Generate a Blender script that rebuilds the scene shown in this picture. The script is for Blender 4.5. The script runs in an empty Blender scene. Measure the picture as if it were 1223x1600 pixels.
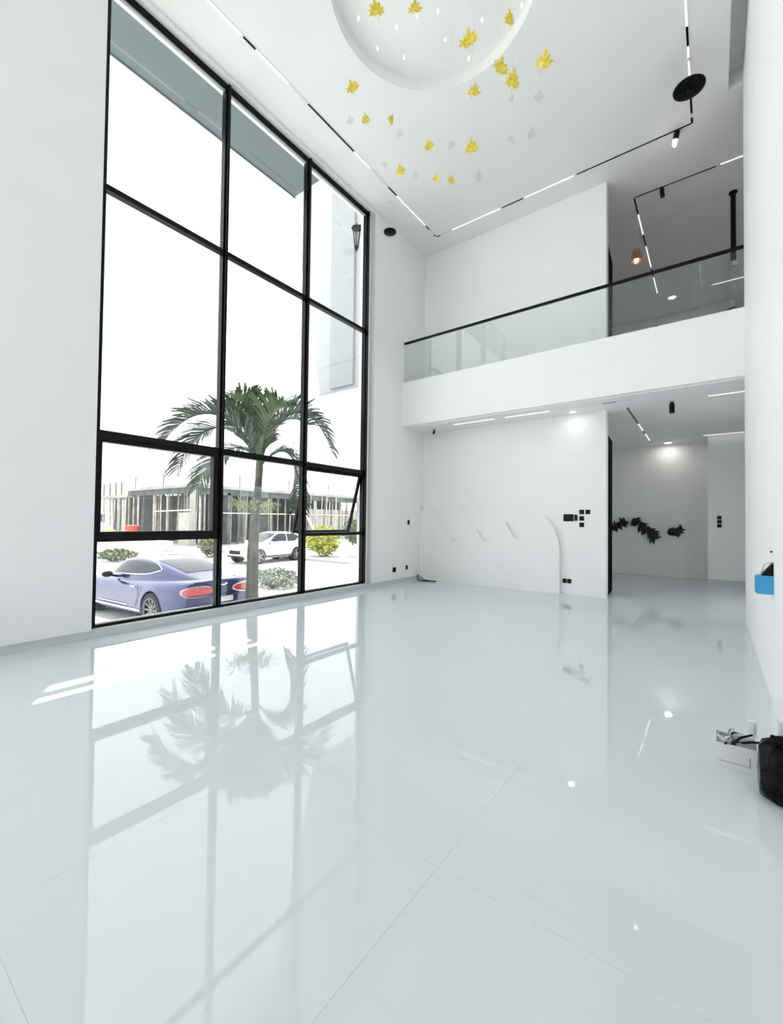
import bpy, bmesh, math, random
from mathutils import Vector, Matrix, Euler
R = math.radians
random.seed(7)
scene = bpy.context.scene
COL = scene.collection

# ------------------------------------------------------------------ camera
right = Vector((0.80091689, 0.59865154, 0.0121848))
up = Vector((0.00279197, -0.02408304, 0.99970606))
fwd = Vector((-0.59876902, 0.80064745, 0.02095993))
cam_d = bpy.data.cameras.new('camera'); cam = bpy.data.objects.new('camera', cam_d); COL.objects.link(cam)
m = Matrix.Identity(4)
for i in range(3):
    m[i][0], m[i][1], m[i][2] = right[i], up[i], -fwd[i]
m[0][3], m[1][3], m[2][3] = 0, 0, 1.45
cam.matrix_world = m
cam_d.sensor_fit = 'HORIZONTAL'; cam_d.sensor_width = 36.0; cam_d.lens = 673.2735 / 1223 * 36
cam_d.clip_start = 0.05; cam_d.clip_end = 1000
scene.camera = cam

# ------------------------------------------------------------------ world, sun, exposure
W = bpy.data.worlds.new('sky'); scene.world = W; W.use_nodes = True
bg = W.node_tree.nodes['Background']
bg.inputs['Color'].default_value = (0.97, 0.975, 1.0, 1); bg.inputs['Strength'].default_value = 0.98
SUN_TO = Vector((-1, 0.575, 2.85)).normalized()
sd = bpy.data.lights.new('sun', 'SUN'); sd.energy = 3.4; sd.angle = R(0.3); sd.color = (1, 0.97, 0.92)
sun = bpy.data.objects.new('sun', sd); COL.objects.link(sun)
sun.rotation_euler = SUN_TO.to_track_quat('Z', 'Y').to_euler(); sun.location = (-10, 6, 20)
vs = scene.view_settings
vs.view_transform = 'Standard'; vs.look = 'None'; vs.gamma = 1.0; vs.use_curve_mapping = False; vs.exposure = 1.50
STRIP_W = 0.05        # watts per metre of lit track

# ------------------------------------------------------------------ materials
def mat(name, col, rough=0.5, metal=0.0, var=0.04, scale=6.0, bump=0.0, bscale=60.0, coat=0.0, emit=None, spec=0.5):
    mt = bpy.data.materials.new(name); mt.use_nodes = True
    nt = mt.node_tree; p = nt.nodes['Principled BSDF']
    p.inputs['Roughness'].default_value = rough; p.inputs['Metallic'].default_value = metal
    p.inputs['Coat Weight'].default_value = coat; p.inputs['Coat Roughness'].default_value = 0.04
    p.inputs['Specular IOR Level'].default_value = spec
    tc = nt.nodes.new('ShaderNodeTexCoord')
    nz = nt.nodes.new('ShaderNodeTexNoise'); nz.inputs['Scale'].default_value = scale; nz.inputs['Detail'].default_value = 4
    nt.links.new(tc.outputs['Object'], nz.inputs['Vector'])
    rp = nt.nodes.new('ShaderNodeValToRGB'); rp.color_ramp.elements[0].position = 0.3; rp.color_ramp.elements[1].position = 0.7
    lo = tuple(max(0, c * (1 - var)) for c in col); hi = tuple(min(1, c * (1 + var)) for c in col)
    rp.color_ramp.elements[0].color = (*lo, 1); rp.color_ramp.elements[1].color = (*hi, 1)
    nt.links.new(nz.outputs['Fac'], rp.inputs['Fac']); nt.links.new(rp.outputs['Color'], p.inputs['Base Color'])
    if bump:
        n2 = nt.nodes.new('ShaderNodeTexNoise'); n2.inputs['Scale'].default_value = bscale; n2.inputs['Detail'].default_value = 3
        nt.links.new(tc.outputs['Object'], n2.inputs['Vector'])
        b = nt.nodes.new('ShaderNodeBump'); b.inputs['Strength'].default_value = bump; b.inputs['Distance'].default_value = 0.01
        nt.links.new(n2.outputs['Fac'], b.inputs['Height']); nt.links.new(b.outputs['Normal'], p.inputs['Normal'])
    if emit:
        p.inputs['Emission Color'].default_value = (*emit[0], 1); p.inputs['Emission Strength'].default_value = emit[1]
    return mt

def glass(name, tint, ior=1.45, rough=0.0):
    mt = bpy.data.materials.new(name); mt.use_nodes = True
    nt = mt.node_tree; nt.nodes.remove(nt.nodes['Principled BSDF'])
    out = nt.nodes['Material Output']
    tr = nt.nodes.new('ShaderNodeBsdfTransparent'); tr.inputs['Color'].default_value = (*tint, 1)
    gl = nt.nodes.new('ShaderNodeBsdfGlossy'); gl.inputs['Roughness'].default_value = rough
    f0 = ((ior-1)/(ior+1))**2                      # Schlick reflectance, the same from both faces of a thin pane
    lw = nt.nodes.new('ShaderNodeLayerWeight'); lw.inputs['Blend'].default_value = 0.5
    pw = nt.nodes.new('ShaderNodeMath'); pw.operation = 'POWER'; pw.inputs[1].default_value = 5.0
    fr = nt.nodes.new('ShaderNodeMath'); fr.operation = 'MULTIPLY_ADD'; fr.inputs[1].default_value = 1-f0; fr.inputs[2].default_value = f0
    nt.links.new(lw.outputs['Facing'], pw.inputs[0]); nt.links.new(pw.outputs[0], fr.inputs[0])
    mx = nt.nodes.new('ShaderNodeMixShader')
    nt.links.new(fr.outputs[0], mx.inputs[0]); nt.links.new(tr.outputs[0], mx.inputs[1]); nt.links.new(gl.outputs[0], mx.inputs[2])
    nt.links.new(mx.outputs[0], out.inputs['Surface'])
    return mt

M = dict(
    wall=mat('white_wall_paint', (0.92, 0.922, 0.922), 0.6, var=0.012, scale=1.5, bump=0.03, bscale=120),
    ceil=mat('white_ceiling_paint', (0.92, 0.92, 0.91), 0.7, var=0.012, scale=1.2),
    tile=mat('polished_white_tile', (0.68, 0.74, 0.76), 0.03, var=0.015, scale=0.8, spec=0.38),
    grout=mat('pale_grout', (0.66, 0.71, 0.72), 0.7),
    skirt=mat('grey_skirting_tile', (0.62, 0.66, 0.66), 0.15, var=0.03),
    black=mat('black_aluminium', (0.0025, 0.003, 0.004), 0.32, var=0.2, scale=20, spec=0.18),
    bplast=mat('black_plastic', (0.003, 0.003, 0.003), 0.4, var=0.2, scale=30, spec=0.2),
    doorb=mat('matt_black_door_laminate', (0.003, 0.003, 0.0035), 0.75, var=0.2, spec=0.03),
    gasket=mat('grey_gasket', (0.35, 0.36, 0.37), 0.4),
    pane=glass('window_glass', (0.97, 0.985, 0.98)),
    gbal=glass('green_tinted_glass', (0.955, 0.98, 0.97)),
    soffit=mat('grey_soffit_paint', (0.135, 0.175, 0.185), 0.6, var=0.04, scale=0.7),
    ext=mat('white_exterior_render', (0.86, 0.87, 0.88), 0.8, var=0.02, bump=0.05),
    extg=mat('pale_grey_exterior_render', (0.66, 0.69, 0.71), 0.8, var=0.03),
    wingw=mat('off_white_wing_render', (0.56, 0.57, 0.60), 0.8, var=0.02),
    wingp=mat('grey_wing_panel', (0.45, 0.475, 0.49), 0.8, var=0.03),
    lit=mat('lit_led_diffuser', (0.9, 0.9, 0.9), 0.5, emit=((1, 0.98, 0.95), 0.4)),
    led=mat('lit_led_lens', (0.9, 0.9, 0.85), 0.4, emit=((1, 0.95, 0.85), 5.0)),
    rail=mat('white_track_channel', (0.80, 0.81, 0.80), 0.5),
    yel=mat('yellow_glass_leaf', (0.78, 0.62, 0.05), 0.18, var=0.3, scale=30, coat=0.5),
    clr=glass('clear_glass_leaf', (0.93, 0.94, 0.95), 1.35, 0.1),
    wire=mat('fine_steel_wire', (0.7, 0.7, 0.7), 0.4, metal=0.6),
    drop=mat('lit_crystal_drop', (0.95, 0.95, 0.95), 0.1, emit=((1, 1, 1), 3.0)),
    amber=mat('amber_glass', (0.16, 0.055, 0.025), 0.12, var=0.2, coat=0.5, emit=((1, 0.6, 0.35), 0.03)),
    bulb=mat('lit_bulb', (1, 1, 0.95), 0.4, emit=((1, 0.9, 0.75), 4.0)),
    chrome=mat('chrome', (0.75, 0.76, 0.78), 0.12, metal=1.0),
    clear=glass('clear_glass', (0.93, 0.95, 0.95)),
    relief=mat('white_gypsum_relief', (0.92, 0.922, 0.922), 0.55, var=0.012, scale=2),
    leafblk=mat('black_leaf_metal', (0.003, 0.005, 0.004), 0.5, var=0.3, scale=12),
    blue=mat('light_blue_plastic', (0.05, 0.36, 0.66), 0.4, var=0.06),
    card=mat('white_carton', (0.82, 0.82, 0.86), 0.6, var=0.03),
    cardin=mat('grey_carton_inside', (0.34, 0.35, 0.36), 0.7, var=0.2, scale=14),
    bag=mat('black_bin_bag_film', (0.003, 0.003, 0.0032), 0.22, var=0.3, scale=9, spec=0.1, bump=0.4, bscale=14),
    ground=mat('pale_concrete_yard', (0.50, 0.495, 0.485), 0.85, var=0.10, scale=0.25, bump=0.1, bscale=8),
    kerb=mat('grey_kerb_concrete', (0.32, 0.34, 0.33), 0.85, var=0.1),
    blueP=mat('metallic_blue_paint', (0.008, 0.017, 0.115), 0.22, metal=0.3, var=0.03, coat=1.0),
    whiteP=mat('white_car_paint', (0.80, 0.80, 0.81), 0.3, coat=1.0, var=0.01),
    cglass=mat('dark_car_glass', (0.02, 0.027, 0.035), 0.04, var=0.1, spec=0.4),
    tyre=mat('black_tyre_rubber', (0.02, 0.02, 0.022), 0.8, bump=0.2),
    rim=mat('silver_alloy', (0.20, 0.21, 0.22), 0.4, metal=0.7),
    well=mat('dark_wheel_well', (0.01, 0.01, 0.012), 0.9),
    tail=mat('red_lamp_lens', (0.62, 0.05, 0.07), 0.15, var=0.2, scale=30, coat=1.0),
    lampc=mat('clear_lamp_lens', (0.35, 0.37, 0.4), 0.1, coat=1.0),
    trunk=mat('grey_palm_bark', (0.105, 0.105, 0.09), 0.9, var=0.35, scale=5, bump=0.6, bscale=18),
    shaft=mat('green_crownshaft', (0.10, 0.13, 0.06), 0.5, var=0.2),
    frond=mat('dark_green_frond', (0.016, 0.05, 0.026), 0.45, var=0.45, scale=2.5),
    frond2=mat('fresh_green_frond', (0.075, 0.13, 0.045), 0.45, var=0.3, scale=3),
    fern=mat('pale_fern_green', (0.34, 0.40, 0.20), 0.6, var=0.3, scale=6),
    lime=mat('lime_shrub_leaf', (0.36, 0.40, 0.06), 0.6, var=0.35, scale=5),
    olive=mat('olive_shrub_leaf', (0.13, 0.16, 0.085), 0.7, var=0.4, scale=5),
    sage=mat('grey_green_groundcover', (0.26, 0.29, 0.24), 0.8, var=0.35, scale=6),
    conc=mat('raw_concrete', (0.33, 0.33, 0.31), 0.9, var=0.2, scale=0.8, bump=0.2, bscale=6),
    block=mat('sandcrete_block', (0.48, 0.46, 0.42), 0.9, var=0.15, scale=1.5),
    dark=mat('dark_formwork_and_shade', (0.10, 0.11, 0.11), 0.9, var=0.4, scale=1.2),  # also colours the sheets standing for the shaded interior
    prop=mat('weathered_timber_prop', (0.55, 0.53, 0.47), 0.9, var=0.3, scale=2),
    prop2=mat('dark_timber_prop', (0.15, 0.15, 0.14), 0.9, var=0.3, scale=2),
    rebar=mat('rusty_rebar', (0.20, 0.16, 0.13), 0.8),
    roof=mat('grey_roof_sheet', (0.26, 0.27, 0.28), 0.7, var=0.15),
    sand=mat('orange_laterite_sand', (0.66, 0.36, 0.20), 0.95, var=0.2, scale=1.5, bump=0.4),
    wsand=mat('white_sand', (0.78, 0.77, 0.74), 0.95, var=0.08, scale=1.5, bump=0.4),
    red=mat('faded_red_paint', (0.50, 0.10, 0.06), 0.7, var=0.2),
)

# ------------------------------------------------------------------ mesh helpers
class B:
    def __init__(s): s.v = []; s.f = []
    def add(s, vs, fs):
        o = len(s.v); s.v += [tuple(x) for x in vs]; s.f += [tuple(i + o for i in q) for q in fs]; return s
    def box(s, x0, x1, y0, y1, z0, z1):
        return s.add([(x0,y0,z0),(x1,y0,z0),(x1,y1,z0),(x0,y1,z0),(x0,y0,z1),(x1,y0,z1),(x1,y1,z1),(x0,y1,z1)],
                     [(0,3,2,1),(4,5,6,7),(0,1,5,4),(1,2,6,5),(2,3,7,6),(3,0,4,7)])
    def tube(s, pts, rad, n=8, caps=True):
        pts = [Vector(p) for p in pts]; rr = rad if isinstance(rad, (list, tuple)) else [rad] * len(pts)
        rings = []; ref = None
        for i, p in enumerate(pts):
            d = (pts[min(i+1, len(pts)-1)] - pts[max(i-1, 0)]).normalized()
            if ref is None: ref = Vector((1,0,0)) if abs(d.x) < 0.8 else Vector((0,1,0))
            a = (ref - d * ref.dot(d)).normalized(); ref = a; b = d.cross(a)
            rings.append([p + (a * math.cos(2*math.pi*k/n) + b * math.sin(2*math.pi*k/n)) * rr[i] for k in range(n)])
        return s.loft(rings, True, caps)
    def loft(s, rings, closed=True, caps=True):
        n = len(rings[0]); vs = [p for r_ in rings for p in r_]; fs = []
        for i in range(len(rings)-1):
            for k in range(n if closed else n-1):
                a = i*n+k; b = i*n+(k+1) % n
                fs.append((a, b, b+n, a+n))
        if caps and closed:
            fs.append(tuple(range(n-1, -1, -1))); fs.append(tuple((len(rings)-1)*n + k for k in range(n)))
        return s.add(vs, fs)
    def lathe(s, prof, c=(0,0,0), n=32, axis='Z', caps=True):
        rings = []
        for r_, h in prof:
            ring = []
            for k in range(n):
                a = 2*math.pi*k/n; x, y = r_*math.cos(a), r_*math.sin(a)
                ring.append({'Z': (c[0]+x, c[1]+y, c[2]+h), 'Y': (c[0]+x, c[1]+h, c[2]+y), 'X': (c[0]+h, c[1]+x, c[2]+y)}[axis])
            rings.append(ring)
        return s.loft(rings, True, caps)
    def prism(s, poly, axis, a, b):      # poly in the two other axes
        def P(q, w):
            return {'X': (w, q[0], q[1]), 'Y': (q[0], w, q[1]), 'Z': (q[0], q[1], w)}[axis]
        n = len(poly); vs = [P(q, a) for q in poly] + [P(q, b) for q in poly]
        fs = [tuple(range(n-1, -1, -1)), tuple(range(n, 2*n))] + [(k, (k+1) % n, n+(k+1) % n, n+k) for k in range(n)]
        return s.add(vs, fs)
    def sphere(s, c, rx, ry=None, rz=None, n=14, h=8):
        ry = ry or rx; rz = rz or rx; rings = []
        for i in range(h+1):
            t = math.pi * (0.02 + 0.96*i/h)
            rings.append([(c[0]+rx*math.sin(t)*math.cos(2*math.pi*k/n), c[1]+ry*math.sin(t)*math.sin(2*math.pi*k/n), c[2]-rz*math.cos(t)) for k in range(n)])
        return s.loft(rings)
    def mesh(s, name, mt, smooth=False, bevel=0):
        me = bpy.data.meshes.new(name); me.from_pydata(s.v, [], s.f); me.update()
        bm = bmesh.new(); bm.from_mesh(me)
        bmesh.ops.recalc_face_normals(bm, faces=bm.faces)
        if bevel:
            bmesh.ops.bevel(bm, geom=[e for e in bm.edges if len(e.link_faces) == 2 and e.calc_face_angle(0) > 0.5], offset=bevel, segments=2, affect='EDGES')
        if smooth:
            for q in bm.faces: q.smooth = True
            for e in bm.edges:
                if len(e.link_faces) == 2 and e.calc_face_angle(0) > R(42): e.smooth = False
        bm.to_mesh(me); bm.free()
        me.materials.append(mt if not isinstance(mt, str) else M[mt])
        return me
    def build(s, name, mt, parent=None, smooth=False, bevel=0, loc=None):
        o = bpy.data.objects.new(name, s.mesh(name, mt, smooth, bevel)); COL.objects.link(o)
        if parent: o.parent = parent
        if loc: o.location = loc
        return o

def tag(o, label=None, cat=None, group=None, kind=None):
    if label: o['label'] = label
    if cat: o['category'] = cat
    if group: o['group'] = group
    if kind: o['kind'] = kind
    return o
def thing(name, label, cat, loc=(0,0,0), rz=0, group=None):
    o = bpy.data.objects.new(name, None); COL.objects.link(o); o.empty_display_size = 0.2
    o.location = loc; o.rotation_euler = (0, 0, rz); return tag(o, label, cat, group)
def root(name, kind='structure', loc=(0,0,0), label=None, cat=None):
    o = bpy.data.objects.new(name, None); COL.objects.link(o); o.location = loc; return tag(o, label, cat, None, kind)
def struct(b, name, mt, label=None, cat=None, **k):
    return tag(b.build(name, mt, **k), label, cat, None, 'structure')
def link(name, me, parent=None, loc=(0,0,0), rot=(0,0,0), sc=(1,1,1)):
    o = bpy.data.objects.new(name, me); COL.objects.link(o); o.parent = parent
    o.location = loc; o.rotation_euler = rot; o.scale = sc; return o
def light_area(name, loc, sx, sy, watts, parent=None, col=(1,0.98,0.95), rot=(0,0,0)):
    d = bpy.data.lights.new(name, 'AREA'); d.shape = 'RECTANGLE'; d.size = sx; d.size_y = sy; d.energy = watts; d.color = col
    o = bpy.data.objects.new(name, d); COL.objects.link(o); o.location = loc; o.rotation_euler = rot
    if parent: o.parent = parent
    return o
def lerp(tab, x):
    if x <= tab[0][0]: return tab[0][1]
    for (a, va), (b, vb) in zip(tab, tab[1:]):
        if x <= b: return va + (vb - va) * (x - a) / (b - a)
    return tab[-1][1]

XW, XR, YB, ZC = -5.93, 0.38, 9.27, 8.25      # window wall, right wall, back wall, ceiling
XF = -6.05                                    # window frame face
GZ = -0.91                                    # yard level

# ================================================================== STRUCTURE
# floor: slab with large polished tiles laid on it
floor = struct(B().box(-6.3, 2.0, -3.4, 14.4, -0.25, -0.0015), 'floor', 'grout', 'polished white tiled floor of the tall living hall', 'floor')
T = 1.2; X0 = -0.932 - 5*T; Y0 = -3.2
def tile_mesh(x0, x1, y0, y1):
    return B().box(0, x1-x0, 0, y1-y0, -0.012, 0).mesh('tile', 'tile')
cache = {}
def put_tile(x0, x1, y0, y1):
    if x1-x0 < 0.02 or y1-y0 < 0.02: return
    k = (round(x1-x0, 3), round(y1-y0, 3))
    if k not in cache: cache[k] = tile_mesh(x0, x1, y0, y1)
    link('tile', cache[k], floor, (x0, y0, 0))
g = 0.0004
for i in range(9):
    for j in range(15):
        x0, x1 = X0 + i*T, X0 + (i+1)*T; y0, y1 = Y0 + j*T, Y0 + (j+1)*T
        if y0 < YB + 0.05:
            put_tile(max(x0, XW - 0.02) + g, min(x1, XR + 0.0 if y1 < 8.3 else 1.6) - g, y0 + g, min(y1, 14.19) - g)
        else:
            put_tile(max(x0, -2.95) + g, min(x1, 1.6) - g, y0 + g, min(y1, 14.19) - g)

# window wall with the big opening
wl = B()
wl.box(-6.25, XW, 0.4, 2.0, 0.1, ZC); wl.box(-6.25, XW, -3.2, -2.9, 0.1, ZC); wl.box(-6.25, XW, -2.9, 0.4, 8.2, ZC); wl.box(-6.25, XW, 7.24, YB, 0.1, ZC)
wl.box(-6.25, XW, 2.0, 7.24, 8.2, ZC); wl.box(-6.25, -6.06, 7.10, 7.24, 0.1, 8.2)
struct(wl, 'wall_left', 'wall', 'white plastered wall around the tall black window', 'wall')
struct(B().box(-6.25, XW - 0.012, -3.2, YB, 0.0, 0.1), 'baseboard_left', 'skirt', 'low grey tiled kerb under the tall window', 'baseboard')
# back partition, both storeys
struct(B().box(-6.25, -1.69, YB, YB + 0.2, 0, ZC), 'wall_back', 'wall', 'white partition wall behind the balcony corridor', 'wall')
struct(B().box(XR, 0.6, -3.2, 8.4, 0, ZC + 0.3), 'wall_right', 'wall', 'plain white wall along the right edge', 'wall')
# far rooms
fl = B()
fl.box(-3.0, 2.0, 14.2, 14.4, 0, 3.68); fl.box(-0.12, 1.75, 13.3, 14.2, 0, 3.68)
struct(fl, 'wall_far', 'wall', 'white far wall of the lower hall with a stepped right part', 'wall')
struct(B().box(-0.135, 1.6, 13.285, 13.3, 0, 0.11), 'baseboard_far', 'skirt', 'grey skirting at the foot of the stepped far wall', 'baseboard')
struct(B().box(-3.15, -3.0, YB + 0.2, 14.4, 0, 3.68), 'wall_hall_left', 'wall', 'white side wall of the lower hall', 'wall')
hr = B(); hr.box(1.6, 1.75, 8.4, 8.7, 0, 3.68); hr.box(1.6, 1.75, 10.6, 14.4, 0, 3.68); hr.box(1.6, 1.75, 8.7, 10.6, 2.7, 3.68)
add_win4 = root('added_window_4', label='added unseen black framed glazed door letting daylight into the lower hall', cat='window')  # added side opening, brings daylight onto the hall walls
for a in (8.7, 9.62, 10.54): B().box(1.64, 1.70, a, a+.06, 0, 2.7).build('mullion', 'black', add_win4)
for a, b in ((8.76, 9.62), (9.68, 10.54)): B().box(1.668, 1.676, a, b, 0.02, 2.7).build('pane', 'pane', add_win4)
struct(hr, 'wall_hall_right', 'wall', 'white right side wall of the lower hall', 'wall')
struct(B().box(0.6, 2.0, 8.25, 8.4, 0, ZC), 'wall_return', 'wall', 'white return wall beside the lower hall', 'wall')
uf = B()
uf.box(-4.0, 0.53, 16.4, 16.6, 4.74, ZC); uf.box(0.53, 2.2, 17.6, 17.8, 4.74, ZC); uf.box(0.43, 0.53, 16.6, 17.6, 4.74, ZC)
struct(uf, 'wall_upper_far', 'wall', 'white far wall of the upper landing', 'wall')
struct(B().box(-4.1, -4.0, YB + 0.2, 16.6, 4.74, ZC), 'wall_upper_left', 'wall', 'white left wall of the upper landing', 'wall')
struct(B().box(2.0, 2.15, 8.25, 17.8, 4.74, ZC), 'wall_upper_right', 'wall', 'white right wall of the upper landing', 'wall')
# balcony slab with deep fascia, also the ceiling of the lower hall
bs = B(); bs.box(-5.93, 0.38, 8.3, 8.42, 3.70, 4.74); bs.box(-5.93, 2.15, 8.4, 17.8, 3.68, 4.62)
struct(bs, 'balcony_slab', 'wall', 'deep white balcony edge beam carrying the glass railing', 'balcony')
# rear wall behind the camera: one tall glazed bay added to let daylight in
rw = B(); rw.box(-6.25, 0.6, -3.4, -3.2, 0, 0.12); rw.box(-6.25, 0.6, -3.4, -3.2, 8.15, ZC)
for a, b in ((-6.25, -5.7), (-2.95, 0.6)): rw.box(a, b, -3.4, -3.2, 0.12, 8.15)
struct(rw, 'wall_rear', 'wall', 'white wall with an added glazed bay at the unseen near end of the hall', 'wall')

# ceiling with round recess and a pocket by the right wall
cb = B(); cc = (-2.85, 4.55); rr = 1.32; hs = 1.5; n = 96
ring, outer = [], []
for k in range(n):
    a = 2*math.pi*k/n; c, s = math.cos(a), math.sin(a); q = hs / max(abs(c), abs(s))
    ring.append((cc[0]+rr*c, cc[1]+rr*s)); outer.append((cc[0]+q*c, cc[1]+q*s))
cb.loft([[(*p, ZC) for p in outer], [(*p, ZC) for p in ring], [(*p, ZC+0.17) for p in ring],
         [(cc[0]+(p[0]-cc[0])*0.99, cc[1]+(p[1]-cc[1])*0.99, ZC+0.17) for p in ring]], True, False)
cb.add([(cc[0]+(p[0]-cc[0])*0.99, cc[1]+(p[1]-cc[1])*0.99, ZC+0.17) for p in ring], [tuple(range(n))])
x0, x1, y0, y1 = cc[0]-hs, cc[0]+hs, cc[1]-hs, cc[1]+hs
cb.box(-6.25, x0, -3.4, 17.8, ZC, ZC+0.05); cb.box(x1, 0.2, -3.4, 17.8, ZC, ZC+0.05)
cb.box(x0, x1, -3.4, y0, ZC, ZC+0.05); cb.box(x0, x1, y1, 17.8, ZC, ZC+0.05)
cb.box(0.2, 2.15, 8.4, 17.8, ZC, ZC+0.05)
cb.box(0.19, 0.2, -3.4, 8.4, ZC+0.05, ZC+0.3); cb.box(0.2, 0.6, 8.4, 8.41, ZC+0.05, ZC+0.3); cb.box(0.19, 0.6, -3.4, 8.41, ZC+0.28, ZC+0.3)
cb.box(-6.3, 2.2, -3.45, 17.85, ZC+0.31, ZC+0.4)
struct(cb, 'ceiling', 'ceil', 'white ceiling with a round recess over the chandelier', 'ceiling')

# ---- big window: frame members, panes, sashes
win = root('window_1', label='tall black framed window three bays wide with four rows of panes', cat='window')
def bar(name, y0, y1, z0, z1, xa=-6.12, xb=-6.02, mt='black', p=win): return B().box(xa, xb, y0, y1, z0, z1).build(name, mt, p, bevel=0.004)
for yc, w in ((2.035, 0.07), (3.695, 0.085), (5.37, 0.095), (7.065, 0.075)):
    bar('mullion', yc - w/2, yc + w/2, 0.1, 8.2)
    bar('mullion_fin', yc - 0.018, yc + 0.018, 0.12, 8.18, -6.02, -5.975)
YC = [(2.07, 3.6525), (3.7375, 5.3225), (5.4175, 7.0275)]
for a, b in YC:
    bar('transom', a, b, 0.1, 0.145); bar('transom', a, b, 2.43, 2.53)
    bar('transom', a, b, 5.53, 5.60); bar('transom', a, b, 8.12, 8.2)
    bar('transom_bead', a, b, 8.095, 8.12, -6.1, -6.05, 'gasket')
bar('transom', *YC[0], 1.15, 1.215); bar('transom', *YC[2], 1.15, 1.215)
bar('casement_frame', 3.575, 3.6525, 1.275, 2.43); bar('casement_frame', 2.07, 2.10, 1.275, 2.43)
bar('casement_frame', *YC[0], 1.215, 1.275); bar('casement_frame', 2.10, 3.575, 2.385, 2.43)
def pane(a, b, z0, z1): return B().box(-6.078, -6.070, a, b, z0, z1).build('pane', 'pane', win)
for i, (a, b) in enumerate(YC):
    pane(a, b, 5.60, 8.12); pane(a, b, 2.53, 5.53)
    if i == 1: pane(a, b, 0.145, 2.43)
    else:
        pane(a, b, 0.145, 1.15)
        if i == 0: pane(2.10, 3.575, 1.275, 2.385)
# open top-hung sash, swung outward
sash = bpy.data.objects.new('open_sash', None); COL.objects.link(sash); sash.parent = win
sash.location = (-6.06, 0, 2.42); sash.rotation_euler = (0, R(15.0), 0); sash['label'] = 'top hung black sash tilted open'
a, b = YC[2]; a += 0.01; b -= 0.01; hgt = 1.27
for nm, q in (('stile', (a, a+0.055, -hgt, 0)), ('stile', (b-0.055, b, -hgt, 0)), ('sash_rail', (a+0.055, b-0.055, -hgt, -hgt+0.055)), ('sash_rail', (a+0.055, b-0.055, -0.05, 0))):
    B().box(-0.05, 0.0, *q).build(nm, 'black', sash, bevel=0.003)
B().box(-0.03, -0.022, a+0.055, b-0.055, -hgt+0.055, -0.05).build('pane', 'pane', sash)
# sliding track sill line
bar('sill_plate', 2.0, 7.1, 0.1, 0.106, -6.1, -5.945, 'rail')
# near-end glazing, added out of view to let daylight in
add_win2 = root('added_window_2', label='added tall black framed glazing for daylight at the unseen near end of the hall', cat='window')
for a, b in ((-5.7, -2.95),):
    for x in (a, (a+b)/2 - 0.04, b - 0.08): B().box(x, x+0.08, -3.34, -3.24, 0.12, 8.15).build('mullion', 'black', add_win2)
    for z in (0.12, 2.45, 5.5, 8.07): B().box(a+0.08, b-0.08, -3.33, -3.25, z, z+0.08).build('transom', 'black', add_win2)
    B().box(a+0.04, b-0.04, -3.292, -3.284, 0.16, 8.1).build('pane', 'pane', add_win2)

add_win3 = root('added_window_3', label='added unseen black framed window bay giving the hall more daylight', cat='window')  # extra bay added out of view to brighten the walls
for a in (-2.9, -1.29, 0.32): B().box(-6.12, -6.02, a, a+0.08, 0.1, 8.2).build('mullion', 'black', add_win3)
for a, b in ((-2.82, -1.29), (-1.21, 0.32)):
    for z in (0.1, 2.45, 5.53, 8.12): B().box(-6.12, -6.02, a, b, z, z+0.08).build('transom', 'black', add_win3)
    B().box(-6.078, -6.070, a, b, 0.15, 8.15).build('pane', 'pane', add_win3)

# ---- black doors, standing open at the partition's end
for nn, (z0, z1, lab) in enumerate(((0.006, 3.25, 'tall black door leaf standing open in the lower hall'), (4.63, 7.16, 'black door leaf standing open on the upper landing'))):
    d = root('door_%d' % (nn+1), loc=(-1.70, YB + 0.205, z0), label=lab, cat='door')
    d.rotation_euler = (0, 0, R(4.3))
    B().box(-0.045, 0.0, 0, 0.9, 0.004, z1-z0).build('door_leaf', 'doorb', d, bevel=0.004)
    h = B(); h.tube([(0.0, 0.82, 1.05), (0.05, 0.82, 1.05), (0.05, 0.70, 1.05)], 0.011); h.build('handle', 'chrome', d, smooth=True)
    B().box(0.0, 0.006, 0.795, 0.845, 0.95, 1.15).build('lock_plate', 'bplast', d)
    for hz in (0.3, (z1-z0)/2, z1-z0-0.3): B().lathe([(0.012, -0.05), (0.012, 0.05)], (-0.01, -0.0, hz), 10).build('hinge', 'chrome', d, smooth=True)

# ---- outside: eave, wing, added slab with two slots for the sun streaks, yard
ev = root('eave', label='grey roof overhang seen through the top panes', cat='roof')
B().box(-7.10, -6.25, -3.4, 5.93, 8.30, 8.55).build('soffit', 'soffit', ev)
B().box(-7.12, -7.10, -3.4, 5.95, 8.28, 8.57).build('eave_trim', 'soffit', ev)
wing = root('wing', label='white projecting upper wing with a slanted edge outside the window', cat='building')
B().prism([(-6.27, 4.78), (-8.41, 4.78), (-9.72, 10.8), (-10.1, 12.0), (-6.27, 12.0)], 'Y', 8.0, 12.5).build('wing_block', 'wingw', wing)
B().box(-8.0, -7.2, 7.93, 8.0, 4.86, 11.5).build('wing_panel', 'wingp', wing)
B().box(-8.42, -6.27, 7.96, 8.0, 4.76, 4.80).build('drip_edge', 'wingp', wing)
rf = B()  # slab added out of view; its slots shape the floor sun streaks
zr0, zr1 = 12.0, 12.05
rf.box(-10.6, -8.79, -3.4, 12.5, zr0, zr1); rf.box(-8.65, -8.53, -3.4, 12.5, zr0, zr1); rf.box(-8.38, -6.2, -3.4, 12.5, zr0, zr1)
for a, b in ((-8.79, -8.65), (-8.53, -8.38)):
    rf.box(a, b, -3.4, 3.36, zr0, zr1); rf.box(a, b, 5.6, 12.5, zr0, zr1)
struct(rf, 'streak_slot_slab', 'ext', 'added unseen white slab with two narrow slots shaping the sun streaks', 'roof')
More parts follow.
